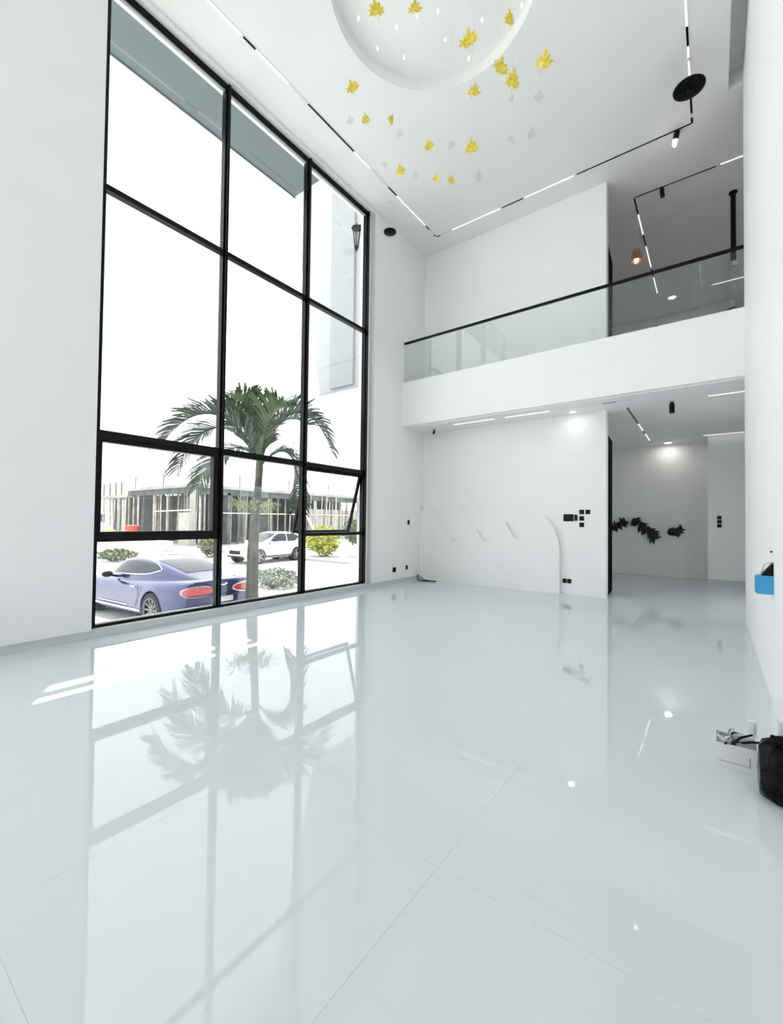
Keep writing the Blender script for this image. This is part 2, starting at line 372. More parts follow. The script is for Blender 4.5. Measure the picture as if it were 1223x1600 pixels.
struct(B().box(-6.26, -6.2, -3.4, 12.5, ZC+0.42, 12.0), 'wall_parapet', 'ext', 'white outer parapet wall above the big window', 'wall')
struct(B().box(-200, 60, -60, 200, GZ - 0.2, GZ), 'ground', 'ground', 'pale concrete yard and street outside', 'ground')
kb = B(); kb.box(-30, -15.9, 17.2, 17.45, GZ, GZ+0.12); struct(kb, 'kerb', 'kerb', 'low grey kerb at the edge of the yard', 'kerb')
struct(B().box(-6.9, -6.3, -3.4, 12.5, GZ, -0.02), 'window_plinth', 'ext', 'white plinth ledge along the outside of the window', 'plinth')

# ================================================================== INTERIOR FITTINGS
# glass railing on the balcony
rl = thing('glass_railing', 'frameless green glass railing with slim black handrail along the balcony', 'railing', (-2.78, 8.36, 4.74))
js = [-5.93, -3.813, -1.744, -0.234, 0.38]
for a, b in zip(js, js[1:]):
    B().box(a+2.78+0.006, b+2.78-0.006, -0.006, 0.006, 0.0, 0.93).build('glass_panel', 'gbal', rl)
B().box(-3.14, 3.155, -0.025, 0.025, 0.93, 0.975).build('handrail', 'black', rl, bevel=0.004)

# track lighting -----------------------------------------------------------
def track(name, label, p0, p1, segs, z, group, watts=STRIP_W):
    """run from p0 to p1 on the ceiling; segs = (start, end, kind) in metres along it"""
    p0 = Vector((*p0, z)); p1 = Vector((*p1, z)); L = (p1-p0).length; ang = math.atan2(p1.y-p0.y, p1.x-p0.x)
    t = thing(name, label, 'track light', p0, ang, group)
    B().box(0, L, -0.019, 0.019, -0.006, 0).build('rail', 'rail', t)
    for a, b, kind in segs:
        if kind == 'dark': B().box(a, b, -0.013, 0.013, -0.012, -0.006).build('dark_insert', 'black', t)
        else:
            B().box(a, b, -0.011, 0.011, -0.014, -0.006).build('light_bar', 'lit', t)
            light_area('lamp_light', ((a+b)/2, 0, -0.016), b-a, 0.02, watts*(b-a), t)
    return t
LG = 'hall ceiling track runs'
track('track_light', 'long ceiling track run beside the tall window', (-5.285, -2.6), (-5.285, 8.7),
      [(0.5, 1.6, 'lit'), (1.6, 2.0, 'dark'), (2.3, 3.4, 'lit'), (3.4, 3.7, 'dark'), (4.4, 6.02, 'lit'), (6.05, 6.25, 'dark'), (6.25, 6.85, 'lit'), (7.26, 8.37, 'dark'), (8.40, 8.85, 'lit'), (9.43, 9.70, 'dark'), (9.72, 10.8, 'lit'), (10.85, 11.0, 'dark'), (11.22, 11.28, 'dark')], ZC, LG)
track('track_light', 'ceiling track run above the balcony parallel to the handrail', (-5.28, 8.72), (-0.27, 8.72),
      [(0.0, 0.1, 'dark'), (0.42, 1.60, 'lit'), (1.63, 2.10, 'dark'), (2.14, 3.10, 'lit'), (3.16, 5.0, 'dark')], ZC, LG)
track('track_light', 'ceiling track run near the right wall with a black disc pendant', (-0.275, -2.6), (-0.275, 8.72),
      [(0.5, 1.7, 'lit'), (1.7, 2.1, 'dark'), (2.5, 3.7, 'lit'), (4.5, 5.7, 'lit'), (5.7, 6.1, 'dark'), (6.4, 7.6, 'lit'), (8.4, 9.55, 'lit'), (9.56, 9.85, 'dark'), (9.87, 10.45, 'lit'), (10.75, 11.1, 'dark'), (11.2, 11.32, 'dark')], ZC, LG)
UG = 'upper landing track runs'
track('track_light', 'upper landing ceiling track run parallel to the handrail', (-1.30, 10.05), (1.6, 10.05), [(0.0, 1.35, 'dark'), (1.42, 2.4, 'lit')], ZC, UG)
track('track_light', 'upper landing ceiling track run leading away beside the amber pendant', (-1.31, 10.07), (-1.31, 15.0),
      [(0.0, 0.55, 'dark'), (0.6, 1.4, 'lit'), (1.4, 1.9, 'dark'), (1.95, 3.0, 'lit'), (3.1, 3.5, 'dark'), (3.6, 4.6, 'lit')], ZC, UG)
track('track_light', 'short lit strip at the far end of the upper landing ceiling', (-0.05, 15.05), (1.5, 15.05), [(0.05, 1.5, 'lit')], ZC, UG)
DG = 'lower ceiling track runs'
track('track_light', 'two piece lit strip on the ceiling under the balcony', (-5.4, 8.70), (-1.2, 8.70), [(0.62, 1.61, 'lit'), (1.88, 2.78, 'lit'), (3.75, 3.98, 'dark')], 3.68, DG)
track('track_light', 'lower hall track run leading away toward the leaf sculptures', (-1.32, 9.26), (-1.36, 13.6), [(0.0, 1.6, 'dark'), (1.65, 2.5, 'lit'), (2.5, 2.9, 'dark'), (2.95, 4.0, 'lit'), (4.05, 4.3, 'dark')], 3.68, DG)
track('track_light', 'lit strip on the lower hall ceiling behind the balcony beam', (-0.12, 9.17), (1.5, 9.17), [(0.05, 1.5, 'lit')], 3.68, DG)
track('track_light', 'far lit strip close to the lower hall far wall', (-0.75, 13.2), (1.5, 13.2), [(0.55, 1.8, 'lit')], 3.68, DG)

def spot(label, loc, tilt, lit=False, L=0.16, r_=0.035, group='cylinder track spotlights'):
    t = thing('spotlight', label, 'spotlight', loc, 0, group)
    B().box(-0.03, 0.03, -0.016, 0.016, -0.03, -0.014).build('adapter', 'bplast', t)
    B().tube([(0, 0, -0.03), (0, 0, -0.075)], 0.008).build('stem', 'bplast', t, smooth=True)
    d = Vector((math.sin(tilt), -0.25*math.sin(tilt), -math.cos(tilt)))
    a = Vector((0, 0, -0.065)) - d*0.02
    B().tube([a, a + d*L], r_, 16).build('barrel', 'bplast', t, smooth=True)
    B().tube([a + d*(L-0.002), a + d*(L+0.012)], r_*0.85, 16).build('lens', 'led' if lit else 'clear', t, smooth=True)
    if lit: B().sphere(a + d*(L+0.05), r_*0.75, rz=r_*1.5).build('bulb', 'led', t, smooth=True)
spot('black cylinder spotlight with lit lens on the track above the balcony', (-0.49, 8.72, ZC), R(-12), True, 0.13, 0.045)
spot('black cylinder spotlight on the upper landing track', (-0.82, 10.05, ZC), R(5), False, 0.17, 0.04)
spot('black cylinder spotlight hanging in the lower hall', (-0.60, 9.23, 3.68), R(0), False, 0.17, 0.042)
spot('small black spotlight under the balcony by the window wall corner', (-5.40, 8.9, 3.68), R(-30), False, 0.07, 0.028)

def downlight(label, loc, r_, watts):
    t = thing('downlight', label, 'downlight', loc, 0, 'recessed downlights')
    B().lathe([(r_, 0), (r_, -0.012), (r_*0.8, -0.014), (r_*0.78, -0.004)], n=28).build('ring', 'rail', t, smooth=True)
    B().lathe([(r_*0.78, -0.004), (r_*0.5, -0.02), (0.01, -0.028)], n=24).build('lens', 'led', t, smooth=True)
    l = bpy.data.lights.new('lamp_light', 'AREA'); l.shape = 'DISK'; l.size = r_*1.4; l.energy = watts; l.color = (1, 0.96, 0.88)
    o = bpy.data.objects.new('lamp_light', l); COL.objects.link(o); o.parent = t; o.location = (0, 0, -0.032)
downlight('lit downlight under the balcony beside the partition end', (-2.25, 9.0, 3.68), 0.075, 0.25)
downlight('glowing downlight near the lower hall far wall', (-0.99, 13.85, 3.68), 0.11, 0.9)
downlight('glowing downlight deep in the upper landing ceiling', (-0.98, 15.2, ZC), 0.12, 1.2)

# disc pendants
def disc_pendant(label, loc, rod, r_):
    t = thing('disc_pendant', label, 'pendant lamp', loc, 0, 'black disc pendants')
    B().lathe([(0.03, rod-0.015), (0.03, rod-0.022), (0.006, rod-0.03)], n=16).build('ceiling_cap', 'rail', t, smooth=True)
    B().tube([(0, 0, 0.02), (0, 0, rod-0.02)], 0.004).build('rod', 'rail', t)
    B().lathe([(0.02, 0.035), (r_*0.6, 0.028), (r_, 0.004), (r_, -0.006), (r_*0.95, -0.012), (0.03, -0.014)], n=48).build('disc', 'black', t, smooth=True)
    B().lathe([(0.03, -0.014), (0.032, -0.05), (0.022, -0.07), (0.005, -0.075)], n=16).build('knob', 'black', t, smooth=True)
disc_pendant('small black saucer shaped pendant high by the window corner', (-5.5, 7.18, 7.60), ZC-7.60, 0.135)
disc_pendant('large black flat disc pendant hanging below the right track', (-0.27, 7.46, 7.80), ZC-7.80, 0.20)

# upper landing pendants
t = thing('tube_pendant', 'long black tube pendant with a small clear glass bulb on the upper landing', 'pendant lamp', (0.335, 11.06, ZC))
B().lathe([(0.075, 0), (0.075, -0.03), (0.03, -0.05)], n=20).build('ceiling_cap', 'black', t, smooth=True)
B().lathe([(0.045, -0.04), (0.045, -1.42), (0.03, -1.43)], n=20).build('tube', 'black', t, smooth=True)
B().lathe([(0.03, -1.42), (0.075, -1.45), (0.08, -1.48), (0.04, -1.53)], n=20).build('bulb_collar', 'chrome', t, smooth=True)
B().sphere((0, 0, -1.60), 0.075).build('glass_ball', 'clear', t, smooth=True)
t = thing('amber_pendant', 'small amber glass dome pendant glowing on the upper landing', 'pendant lamp', (-1.413, 11.2, ZC))
B().lathe([(0.04, 0), (0.04, -0.02), (0.005, -0.025)], n=16).build('ceiling_cap', 'rail', t, smooth=True)
B().tube([(0, 0, -0.02), (0, 0, -0.44)], 0.003, 6).build('cord', 'wire', t)
B().lathe([(0.02, -0.43), (0.06, -0.46), (0.105, -0.58), (0.125, -0.74), (0.118, -0.74), (0.098, -0.58), (0.055, -0.47), (0.018, -0.45)], n=24).build('shade', 'amber', t, smooth=True)
B().sphere((0, 0, -0.66), 0.05, rz=0.06).build('bulb', 'bulb', t, smooth=True)

# chandelier ---------------------------------------------------------------
ch = thing('chandelier', 'hanging chandelier of yellow and clear maple leaves with glowing drops', 'chandelier', (-2.85, 4.55, ZC+0.17))
CO = Vector((-2.85, 4.55, ZC+0.17))
B().lathe([(1.24, 0), (1.24, -0.008), (1.23, -0.01)], n=64).build('ceiling_plate', 'ceil', ch, smooth=True)
def maple(sc, curl, seedv):
    rnd = random.Random(seedv)
    half = [(0.0, -0.50), (0.02, -0.20), (0.20, -0.30), (0.22, -0.18), (0.46, -0.16), (0.36, -0.04), (0.50, 0.10), (0.26, 0.10), (0.30, 0.30), (0.14, 0.24), (0.10, 0.40), (0.0, 0.56)]
    pts = half + [(-x, y) for x, y in half[-2:0:-1]]
    pts = [(x*(1+rnd.uniform(-.12, .12)), y*(1+rnd.uniform(-.1, .1))) for x, y in pts]
    b = B(); n_ = len(pts)
    def P(x, y, d): return (x*sc, d*0.004 + curl*sc*(x*x*1.4 + 0.5*y*y), y*sc)
    vs_ = [P(x, y, 1) for x, y in pts] + [P(0, 0.02, 1)] + [P(x, y, -1) for x, y in pts] + [P(0, 0.02, -1)]
    fs_ = []
    for k in range(n_):
        k2 = (k+1) % n_
        fs_ += [(k, k2, n_), (n_+1+k2, n_+1+k, 2*n_+1), (k, n_+1+k, n_+1+k2, k2)]
    return b.add(vs_, fs_)
lm = [maple(0.21, c, i).mesh('leaf', 'yel', True) for i, c in enumerate((0.3, 0.5, -0.35))]
gm = [maple(0.17, c, i+9).mesh('glass_leaf', 'clr', True) for i, c in enumerate((0.5, -0.8))]
wm = B().tube([(0, 0, 0), (0, 0, 1)], 0.0006, 4).mesh('wire', 'wire')
def hang(name, me, p, rot, sc):
    q = Vector(p) - CO
    link(name, me, ch, q, rot, (sc, sc, sc))
    link('wire', wm, ch, (q.x, q.y, q.z + 0.06), (0, 0, 0), (1, 1, -(q.z + 0.08)))
LV = [((-3.40, 4.1, 7.92), .95, 35), ((-2.95, 4.3, 7.82), .8, 45), ((-2.56, 5.0, 7.78), 1.1, 20), ((-1.88, 4.7, 7.3), .75, 70), ((-1.46, 4.6, 6.44), .85, -40), ((-2.08, 4.9, 7.02), .95, 55), ((-1.8, 4.6, 6.43), .9, 60), ((-2.54, 5.1, 7.18), .8, 25),
      ((-3.97, 4.3, 7.42), .85, 10), ((-3.9, 4.5, 7.08), .6, -60), ((-3.75, 4.9, 7.3), .65, 80), ((-3.16, 5.0, 6.68), .65, -55), ((-2.31, 4.6, 5.93), .75, 30), ((-3.58, 4.9, 6.46), .7, -70), ((-3.22, 5.3, 6.45), .5, -50), ((-2.86, 5.1, 6.11), .5, -65)]
for i, (p, sc, an) in enumerate(LV):
    tilt = R(random.uniform(22, 48)) if an < 0 else R(random.uniform(8, 35))
    hang('leaf', lm[i % 3], p, (tilt, R(random.uniform(-30, 30)), R(36 + random.uniform(-25, 25) + (an - 20 if an > 65 else 0))), sc*1.12)
for i, p in enumerate([(-1.89, 4.8, 6.44), (-1.41, 4.3, 5.77), (-1.77, 4.5, 5.67), (-1.53, 4.4, 5.52), (-2.31, 4.8, 5.7), (-3.52, 4.8, 6.89), (-3.64, 4.6, 6.38), (-3.37, 5.0, 6.36), (-2.86, 5.1, 6.62), (-3.91, 4.2, 6.83)]):
    hang('glass_leaf', gm[i % 2], p, (R(random.uniform(0, 50)), R(random.uniform(-40, 40)), R(random.uniform(0, 80))), random.uniform(.5, .8))
dm = B().lathe([(0.003, 0.05), (0.012, 0.03), (0.018, -0.01), (0.012, -0.035), (0.002, -0.045)], n=10).mesh('crystal_drop', 'drop', True)
for p in [(-3.4, 4.53), (-3.77, 4.58), (-3.54, 4.9), (-2.86, 4.7), (-3.11, 4.58), (-2.44, 5.13), (-2.8, 5.46), (-1.96, 5.28), (-3.75, 4.15), (-2.95, 5.05), (-2.2, 4.2), (-2.7, 3.9), (-3.2, 3.8), (-2.0, 3.9)]:
    hang('crystal_drop', dm, (*p, 8.1), (0, 0, 0), 0.7)
# wave relief on the back wall ---------------------------------------------
pts = [(-5.93, 1.70), (-5.80, 1.80), (-5.68, 1.79), (-5.56, 1.66), (-5.45, 1.50), (-5.31, 1.28), (-5.18, 1.12), (-5.05, 1.03), (-4.93, 1.00), (-4.75, 1.06), (-4.58, 1.20), (-4.44, 1.27), (-4.34, 1.18), (-4.24, 1.03), (-4.12, 1.02),
       (-3.98, 1.16), (-3.84, 1.38), (-3.74, 1.46), (-3.64, 1.34), (-3.54, 1.16), (-3.45, 1.07), (-3.34, 1.14), (-3.20, 1.38), (-3.05, 1.57), (-2.92, 1.60), (-2.78, 1.53), (-2.67, 1.36), (-2.58, 1.14), (-2.545, 0.95), (-2.54, 0.0), (-5.93, 0.0)]
def catmull(p, nsub=5):
    out = []
    for i in range(len(p)-1):
        a, b, c, d = p[max(i-1, 0)], p[i], p[i+1], p[min(i+2, len(p)-1)]
        for k in range(nsub):
            t_ = k/nsub
            out.append(tuple(0.5*((2*b[j]) + (-a[j]+c[j])*t_ + (2*a[j]-5*b[j]+4*c[j]-d[j])*t_*t_ + (-a[j]+3*b[j]-3*c[j]+d[j])*t_**3) for j in (0, 1)))
    return out + [p[-1]]
poly = catmull(pts[:29]) + pts[29:]
tag(B().prism(poly, 'Y', YB-0.11, YB-0.001).build('wave_relief', 'relief'), 'white wave topped relief panel low on the back wall', 'wall panel')

# switches and sockets -----------------------------------------------------
def plate(name, label, cat, parts, axis, at, group=None):
    """parts: (u0,u1,z0,z1) rectangles on a wall; axis 'Y': wall faces -Y, 'X': wall faces +X"""
    u = sum(p[0]+p[1] for p in parts)/(2*len(parts)); zz = min(p[2] for p in parts)
    loc = (u, at, zz) if axis == 'Y' else (at, u, zz)
    t = thing(name, label, cat, loc, 0, group)
    for (a, b, c, d) in parts:
        a -= u; b -= u; c -= zz; d -= zz
        if axis == 'Y':
            B().box(a, b, -0.012, 0, c, d).build('plate', 'bplast', t, bevel=0.003)
            q = B().box(a+0.02, b-0.02, -0.016, -0.012, c+0.02, d-0.02).build('rocker', 'black', t)
        else:
            B().box(0, 0.012, a, b, c, d).build('plate', 'bplast', t, bevel=0.003)
            q = B().box(0.012, 0.016, a+0.02, b-0.02, c+0.02, d-0.02).build('rocker', 'black', t)
plate('control_panel', 'wide black control panel on the back wall left of the square switches', 'control panel', [(-2.49, -2.29, 1.49, 1.635), (-2.275, -2.215, 1.50, 1.625)], 'Y', YB)
plate('light_switch', 'left switch of the upper pair of small black squares', 'switch', [(-2.18, -2.09, 1.635, 1.725)], 'Y', YB, 'square wall switches')
plate('light_switch', 'right switch of the upper pair, nearest the partition end', 'switch', [(-2.065, -1.975, 1.635, 1.725)], 'Y', YB, 'square wall switches')
plate('light_switch', 'middle switch of the column of small black squares', 'switch', [(-2.18, -2.09, 1.505, 1.595)], 'Y', YB, 'square wall switches')
plate('light_switch', 'lowest switch of the column of small black squares', 'switch', [(-2.18, -2.09, 1.375, 1.465)], 'Y', YB, 'square wall switches')
plate('wall_socket', 'black double socket low on the back wall right of the wave relief', 'socket', [(-2.50, -2.42, 0.22, 0.31), (-2.41, -2.33, 0.22, 0.31)], 'Y', YB)
plate('wall_socket', 'square black socket low on the window wall nearest the window', 'socket', [(8.0, 8.12, 0.27, 0.38)], 'X', XW, 'window wall sockets')
plate('wall_socket', 'black socket low on the window wall near the corner', 'socket', [(8.52, 8.60, 0.29, 0.39)], 'X', XW, 'window wall sockets')
plate('wall_switch', 'single black switch at chest height on the window wall', 'switch', [(8.58, 8.66, 1.37, 1.48)], 'X', XW)
plate('wall_switch', 'column of three black switches on the far stepped wall', 'switch', [(0.065, 0.155, 1.39, 1.475), (0.065, 0.155, 1.49, 1.575), (0.065, 0.155, 1.59, 1.675)], 'Y', 13.3)
# loose cable on the floor
cbp = [(-5.92, 9.18, 0.12), (-5.87, 9.10, 0.02), (-5.75, 9.02, 0.012), (-5.62, 9.0, 0.012), (-5.52, 9.05, 0.012), (-5.42, 9.02, 0.03), (-5.34, 9.08, 0.012), (-5.46, 9.13, 0.012), (-5.6, 9.11, 0.014), (-5.7, 9.08, 0.03), (-5.8, 9.12, 0.08)]
cbp = [(x, y-.14, z) for x, y, z in cbp]
cb3 = B().tube(cbp, 0.012, 8); tag(cb3.build('cable', 'bplast', smooth=True), 'short loose black cable lying on the floor at the back corner', 'cable')

# black leaf sculptures on the far wall -------------------------------------
def blade(L, w):
    return [(0, 0), (w*0.5, L*0.25), (w*0.35, L*0.6), (0, L), (-w*0.35, L*0.6), (-w*0.5, L*0.25)]
def sculpture(label, stem, nleaf, lo, hi, seedv):
    rnd = random.Random(seedv); c = stem[0]
    t = thing('leaf_sculpture', label, 'wall decor', (c[0], 14.12, c[1]), 0, 'black leaf sculptures')
    P3 = [(p[0]-c[0], -0.04, p[1]-c[1]) for p in stem]
    B().tube(P3, 0.012, 6).build('stem', 'leafblk', t, smooth=True)
    for q in (P3[0], P3[-1]): B().tube([q, (q[0], 0.079, q[2])], 0.008, 6).build('bracket', 'leafblk', t)
    for k in range(nleaf):
        f = k/(nleaf-1)*(len(P3)-1); i = min(int(f), len(P3)-2); f -= i
        p = Vector(P3[i]).lerp(Vector(P3[i+1]), f); dx = Vector(P3[i+1])-Vector(P3[i]); base = math.atan2(dx.z, dx.x)
        an = base + (1 if k % 2 else -1)*R(rnd.uniform(25, 80)) - math.pi/2
        L = rnd.uniform(lo, hi); ca, sa = math.cos(an), math.sin(an)
        pl_ = [(x*ca - y*sa, x*sa + y*ca) for x, y in blade(L, L*0.5)]
        o = B().prism(pl_, 'Y', -0.006, 0.006).build('leaf', 'leafblk', t); o.location = (p.x, p.y - rnd.uniform(0, 0.05), p.z); o.rotation_euler = (R(rnd.uniform(-20, 20)), R(0), R(rnd.uniform(-25, 25)))
sculpture('black metal leaf branch on the far wall beside the open door', [(-2.50, 1.34), (-2.36, 1.36), (-2.2, 1.42), (-2.13, 1.48), (-2.07, 1.53)], 26, .11, .20, 3)
sculpture('long drooping black metal leaf branch, middle of the three', [(-1.78, 1.62), (-1.72, 1.48), (-1.58, 1.34), (-1.45, 1.2), (-1.36, 1.06)], 34, .13, .26, 5)
sculpture('small black metal leaf branch, the one nearest the far switches', [(-1.03, 1.24), (-0.92, 1.25), (-0.80, 1.26), (-0.70, 1.32)], 20, .11, .20, 8)

# dark fittings at the foot of the landing far wall
t = thing('wall_uplight', 'small dark half round fitting on the upper landing far wall', 'wall lamp', (-1.49, 16.4, 7.86))
B().lathe([(0.10, -0.05), (0.10, 0.0)], (0, 0, 0), 20, 'Y').build('dish', 'bplast', t, smooth=True)
B().box(-0.03, 0.03, -0.09, -0.05, -0.03, 0.03).build('lamp_head', 'black', t)
t = thing('stair_handrail', 'slanted dark handrail at the far end of the upper landing', 'handrail', (0.3, 16.3, 4.62))
B().tube([(-0.20, 0, 3.12), (-0.05, 0, 3.22), (0.10, 0, 3.32), (0.22, 0, 3.36)], 0.03, 8).build('rail', 'black', t, smooth=True)
for x, z in ((-0.18, 3.12), (0.18, 3.33)): B().tube([(x, 0, 0), (x, 0, z)], 0.02, 8).build('post', 'chrome', t, smooth=True)

# right wall holder and floor clutter ---------------------------------------
t = thing('wall_holder', 'light blue plastic holder with a black flap fixed to the right wall', 'wall holder', (XR, 4.62, 0.9))
B().prism([(-0.112, 0.012), (-0.10, 0.0), (0, 0), (0, 0.148), (-0.102, 0.148), (-0.112, 0.135)], 'Y', -0.06, 0.06).build('box', 'blue', t, bevel=0.003)
B().prism([(-0.075, 0.148), (0, 0.148), (0, 0.255)], 'Y', -0.05, 0.05).build('flap', 'bplast', t)
B().tube([(-0.08, -0.0, 0.15), (-0.055, 0, 0.235), (-0.03, 0, 0.25), (-0.005, 0, 0.25)], 0.006, 6).build('clip', 'rail', t, smooth=True)
tag(B().lathe([(0.008, 0.0), (0.008, -0.012), (0.004, -0.014)], (XR, 4.66, 1.237), 10, 'X').build('screw', 'bplast'), 'tiny dark screw in the right wall above the blue holder', 'screw')

t = thing('carton', 'open white carton full of offcuts on the floor by the right wall', 'box', (0.105, 3.45, 0))
for nm, q in (('bottom', (-0.10, 0.10, -0.15, 0.10, 0.0, 0.006)), ('side', (-0.10, 0.10, -0.15, -0.145, 0.006, 0.14)), ('side', (-0.10, 0.10, 0.095, 0.10, 0.006, 0.12)), ('side', (-0.10, -0.095, -0.145, 0.095, 0.006, 0.12)), ('side', (0.095, 0.10, -0.145, 0.095, 0.006, 0.14))):
    B().box(*q).build(nm, 'card', t)
B().box(-0.085, 0.06, -0.1515, -0.15, 0.035, 0.038).build('printed_line', 'cardin', t)
B().box(0.058, 0.064, -0.1515, -0.15, 0.03, 0.09).build('printed_mark', 'cardin', t)
tag(B().box(-0.093, 0.093, -0.143, 0.093, 0.05, 0.112).build('packing', 'cardin', t), 'grey packing inside')
rnd = random.Random(4)
for k in range(14):
    x, y = rnd.uniform(-.07, .03), rnd.uniform(-.12, .03); dx, dy = rnd.uniform(-.09, .12), rnd.uniform(-.08, .08)
    pp = [(x, y, 0.11), (x+dx*0.4, y+dy*0.4, 0.135+rnd.uniform(0, .03)), (max(-.11, min(.11, x+dx)), y+dy, 0.14+rnd.uniform(-.01, .03))]
    B().tube(pp, rnd.uniform(.004, .008), 6).build('offcut', ['bplast', 'cardin', 'card', 'bplast'][k % 4], t, smooth=True)
t = thing('white_batten', 'short white batten standing behind the carton', 'batten', (0.195, 3.71, 0))
B().box(-0.02, 0.02, -0.01, 0.01, 0, 0.17).build('strip', 'card', t, bevel=0.002)
B().box(0.009, 0.013, -0.012, -0.01, 0.03, 0.15).build('groove', 'cardin', t)
B().box(0.02, 0.024, -0.008, 0.01, 0, 0.16).build('edge', 'cardin', t)
tag(B().prism([(0.115, 0.0), (0.145, 0.0), (0.15, 0.07), (0.128, 0.10)], 'Y', 3.66, 3.672).build('white_scrap', 'card'), 'small pointed white scrap beside the standing batten', 'scrap')
tag(B().box(0.29, 0.37, 3.30, 3.66, 0.0, 0.34).build('packing_board', 'card', bevel=0.004), 'white packing board behind the black bag against the wall', 'board')
rnd = random.Random(11); rings = []
for i in range(13):
    h = i/12; rad = [0.10, 0.135, 0.145, 0.148, 0.145, 0.14, 0.135, 0.128, 0.12, 0.112, 0.095, 0.06, 0.02][i]
    rings.append([(max(-0.105, min(0.078, math.cos(2*math.pi*k/26)*rad*(1+0.09*math.sin(k*2.3+i*0.7)+rnd.uniform(-.05, .05)))), math.sin(2*math.pi*k/26)*rad*(1+0.08*math.cos(k*1.7+i)+rnd.uniform(-.05, .05)), 0.002 + h*0.32 + (rnd.uniform(-.008, .008) if 0 < i < 12 else 0)) for k in range(26)])
t = thing('bin_bag', 'shiny black bin bag slumped on the floor at the right edge', 'bag', (0.297, 3.12, 0))
B().loft(rings).build('bag_body', 'bag', t, smooth=True)
B().tube([(-0.03, -0.02, 0.30), (-0.05, -0.05, 0.33), (-0.02, -0.08, 0.31)], 0.012, 6).build('tie', 'bag', t, smooth=True)

# ================================================================== OUTSIDE
# exterior wall lantern
t = thing('wall_lantern', 'black lantern on a bracket outside near the top of the right pane', 'lantern', (-6.86, 7.93, 8.52))
B().box(-0.03, 0.03, 0.0, 0.07, -0.10, 0.12).build('back_plate', 'black', t)
B().tube([(0, 0.02, 0.08), (-0.02, -0.15, 0.13), (-0.03, -0.26, 0.06)], 0.016, 8).build('arm', 'black', t, smooth=True)
B().lathe([(0.01, 0.14), (0.03, 0.06), (0.13, 0.02), (0.13, 0.0), (0.03, -0.005)], (-0.03, -0.26, -0.02), 8).build('lantern_cap', 'black', t)
B().lathe([(0.09, 0), (0.045, -0.42)], (-0.03, -0.26, -0.02), 6).build('lantern_glass', 'clear', t)
for k in range(6):
    a = k*math.pi/3; B().tube([(-0.03+0.095*math.cos(a), -0.26+0.095*math.sin(a), -0.02), (-0.03+0.05*math.cos(a), -0.26+0.05*math.sin(a), -0.44)], 0.009, 5).build('glazing_bar', 'black', t)
B().lathe([(0.05, 0), (0.06, -0.03), (0.02, -0.12)], (-0.03, -0.26, -0.44), 8).build('finial', 'black', t)

# ---- cars
def wheel(parent, x, y, side, r_, spokes):
    w = bpy.data.objects.new('wheel', None); COL.objects.link(w); w.parent = parent; w.location = (x, y, r_)
    s = side
    B().lathe([(r_*0.72, -0.11*s), (r_*0.93, -0.12*s), (r_, -0.09*s), (r_, 0.09*s), (r_*0.94, 0.115*s), (r_*0.74, 0.115*s), (r_*0.70, 0.09*s)], n=36, axis='Y', caps=False).build('tyre', 'tyre', w, smooth=True)
    B().lathe([(r_*0.71, 0.105*s), (r_*0.715, 0.118*s), (r_*0.655, 0.118*s), (r_*0.65, 0.095*s)], n=36, axis='Y', caps=False).build('rim', 'rim', w, smooth=True)
    B().lathe([(r_*0.70, 0.09*s), (r_*0.65, 0.085*s), (r_*0.63, 0.03*s), (r_*0.1, 0.02*s)], n=36, axis='Y', caps=False).build('rim_barrel', 'well', w, smooth=True)
    B().lathe([(r_*0.62, 0.022*s), (r_*0.62, 0.03*s)], n=24, axis='Y').build('brake_disc', 'well', w)
    sp = B()
    for k in range(spokes):
        a = 2*math.pi*k/spokes; c, q = math.cos(a), math.sin(a); wd = 0.022 if spokes > 6 else 0.05
        def P(rad, off, h): return (c*rad - q*off, h*s, q*rad + c*off)
        v = [P(r_*.1, -wd, .075), P(r_*.1, wd, .075), P(r_*.68, wd*.8, .11), P(r_*.68, -wd*.8, .11), P(r_*.1, -wd, .04), P(r_*.1, wd, .04), P(r_*.68, wd*.8, .08), P(r_*.68, -wd*.8, .08)]
        sp.add(v, [(0,1,2,3), (7,6,5,4), (0,4,5,1), (1,5,6,2), (2,6,7,3), (3,7,4,0)])
    sp.build('spokes', 'rim', w)
    B().lathe([(r_*.14, .07*s), (r_*.13, .09*s), (r_*.03, .093*s)], n=16, axis='Y').build('hub_cap', 'rim', w, smooth=True)

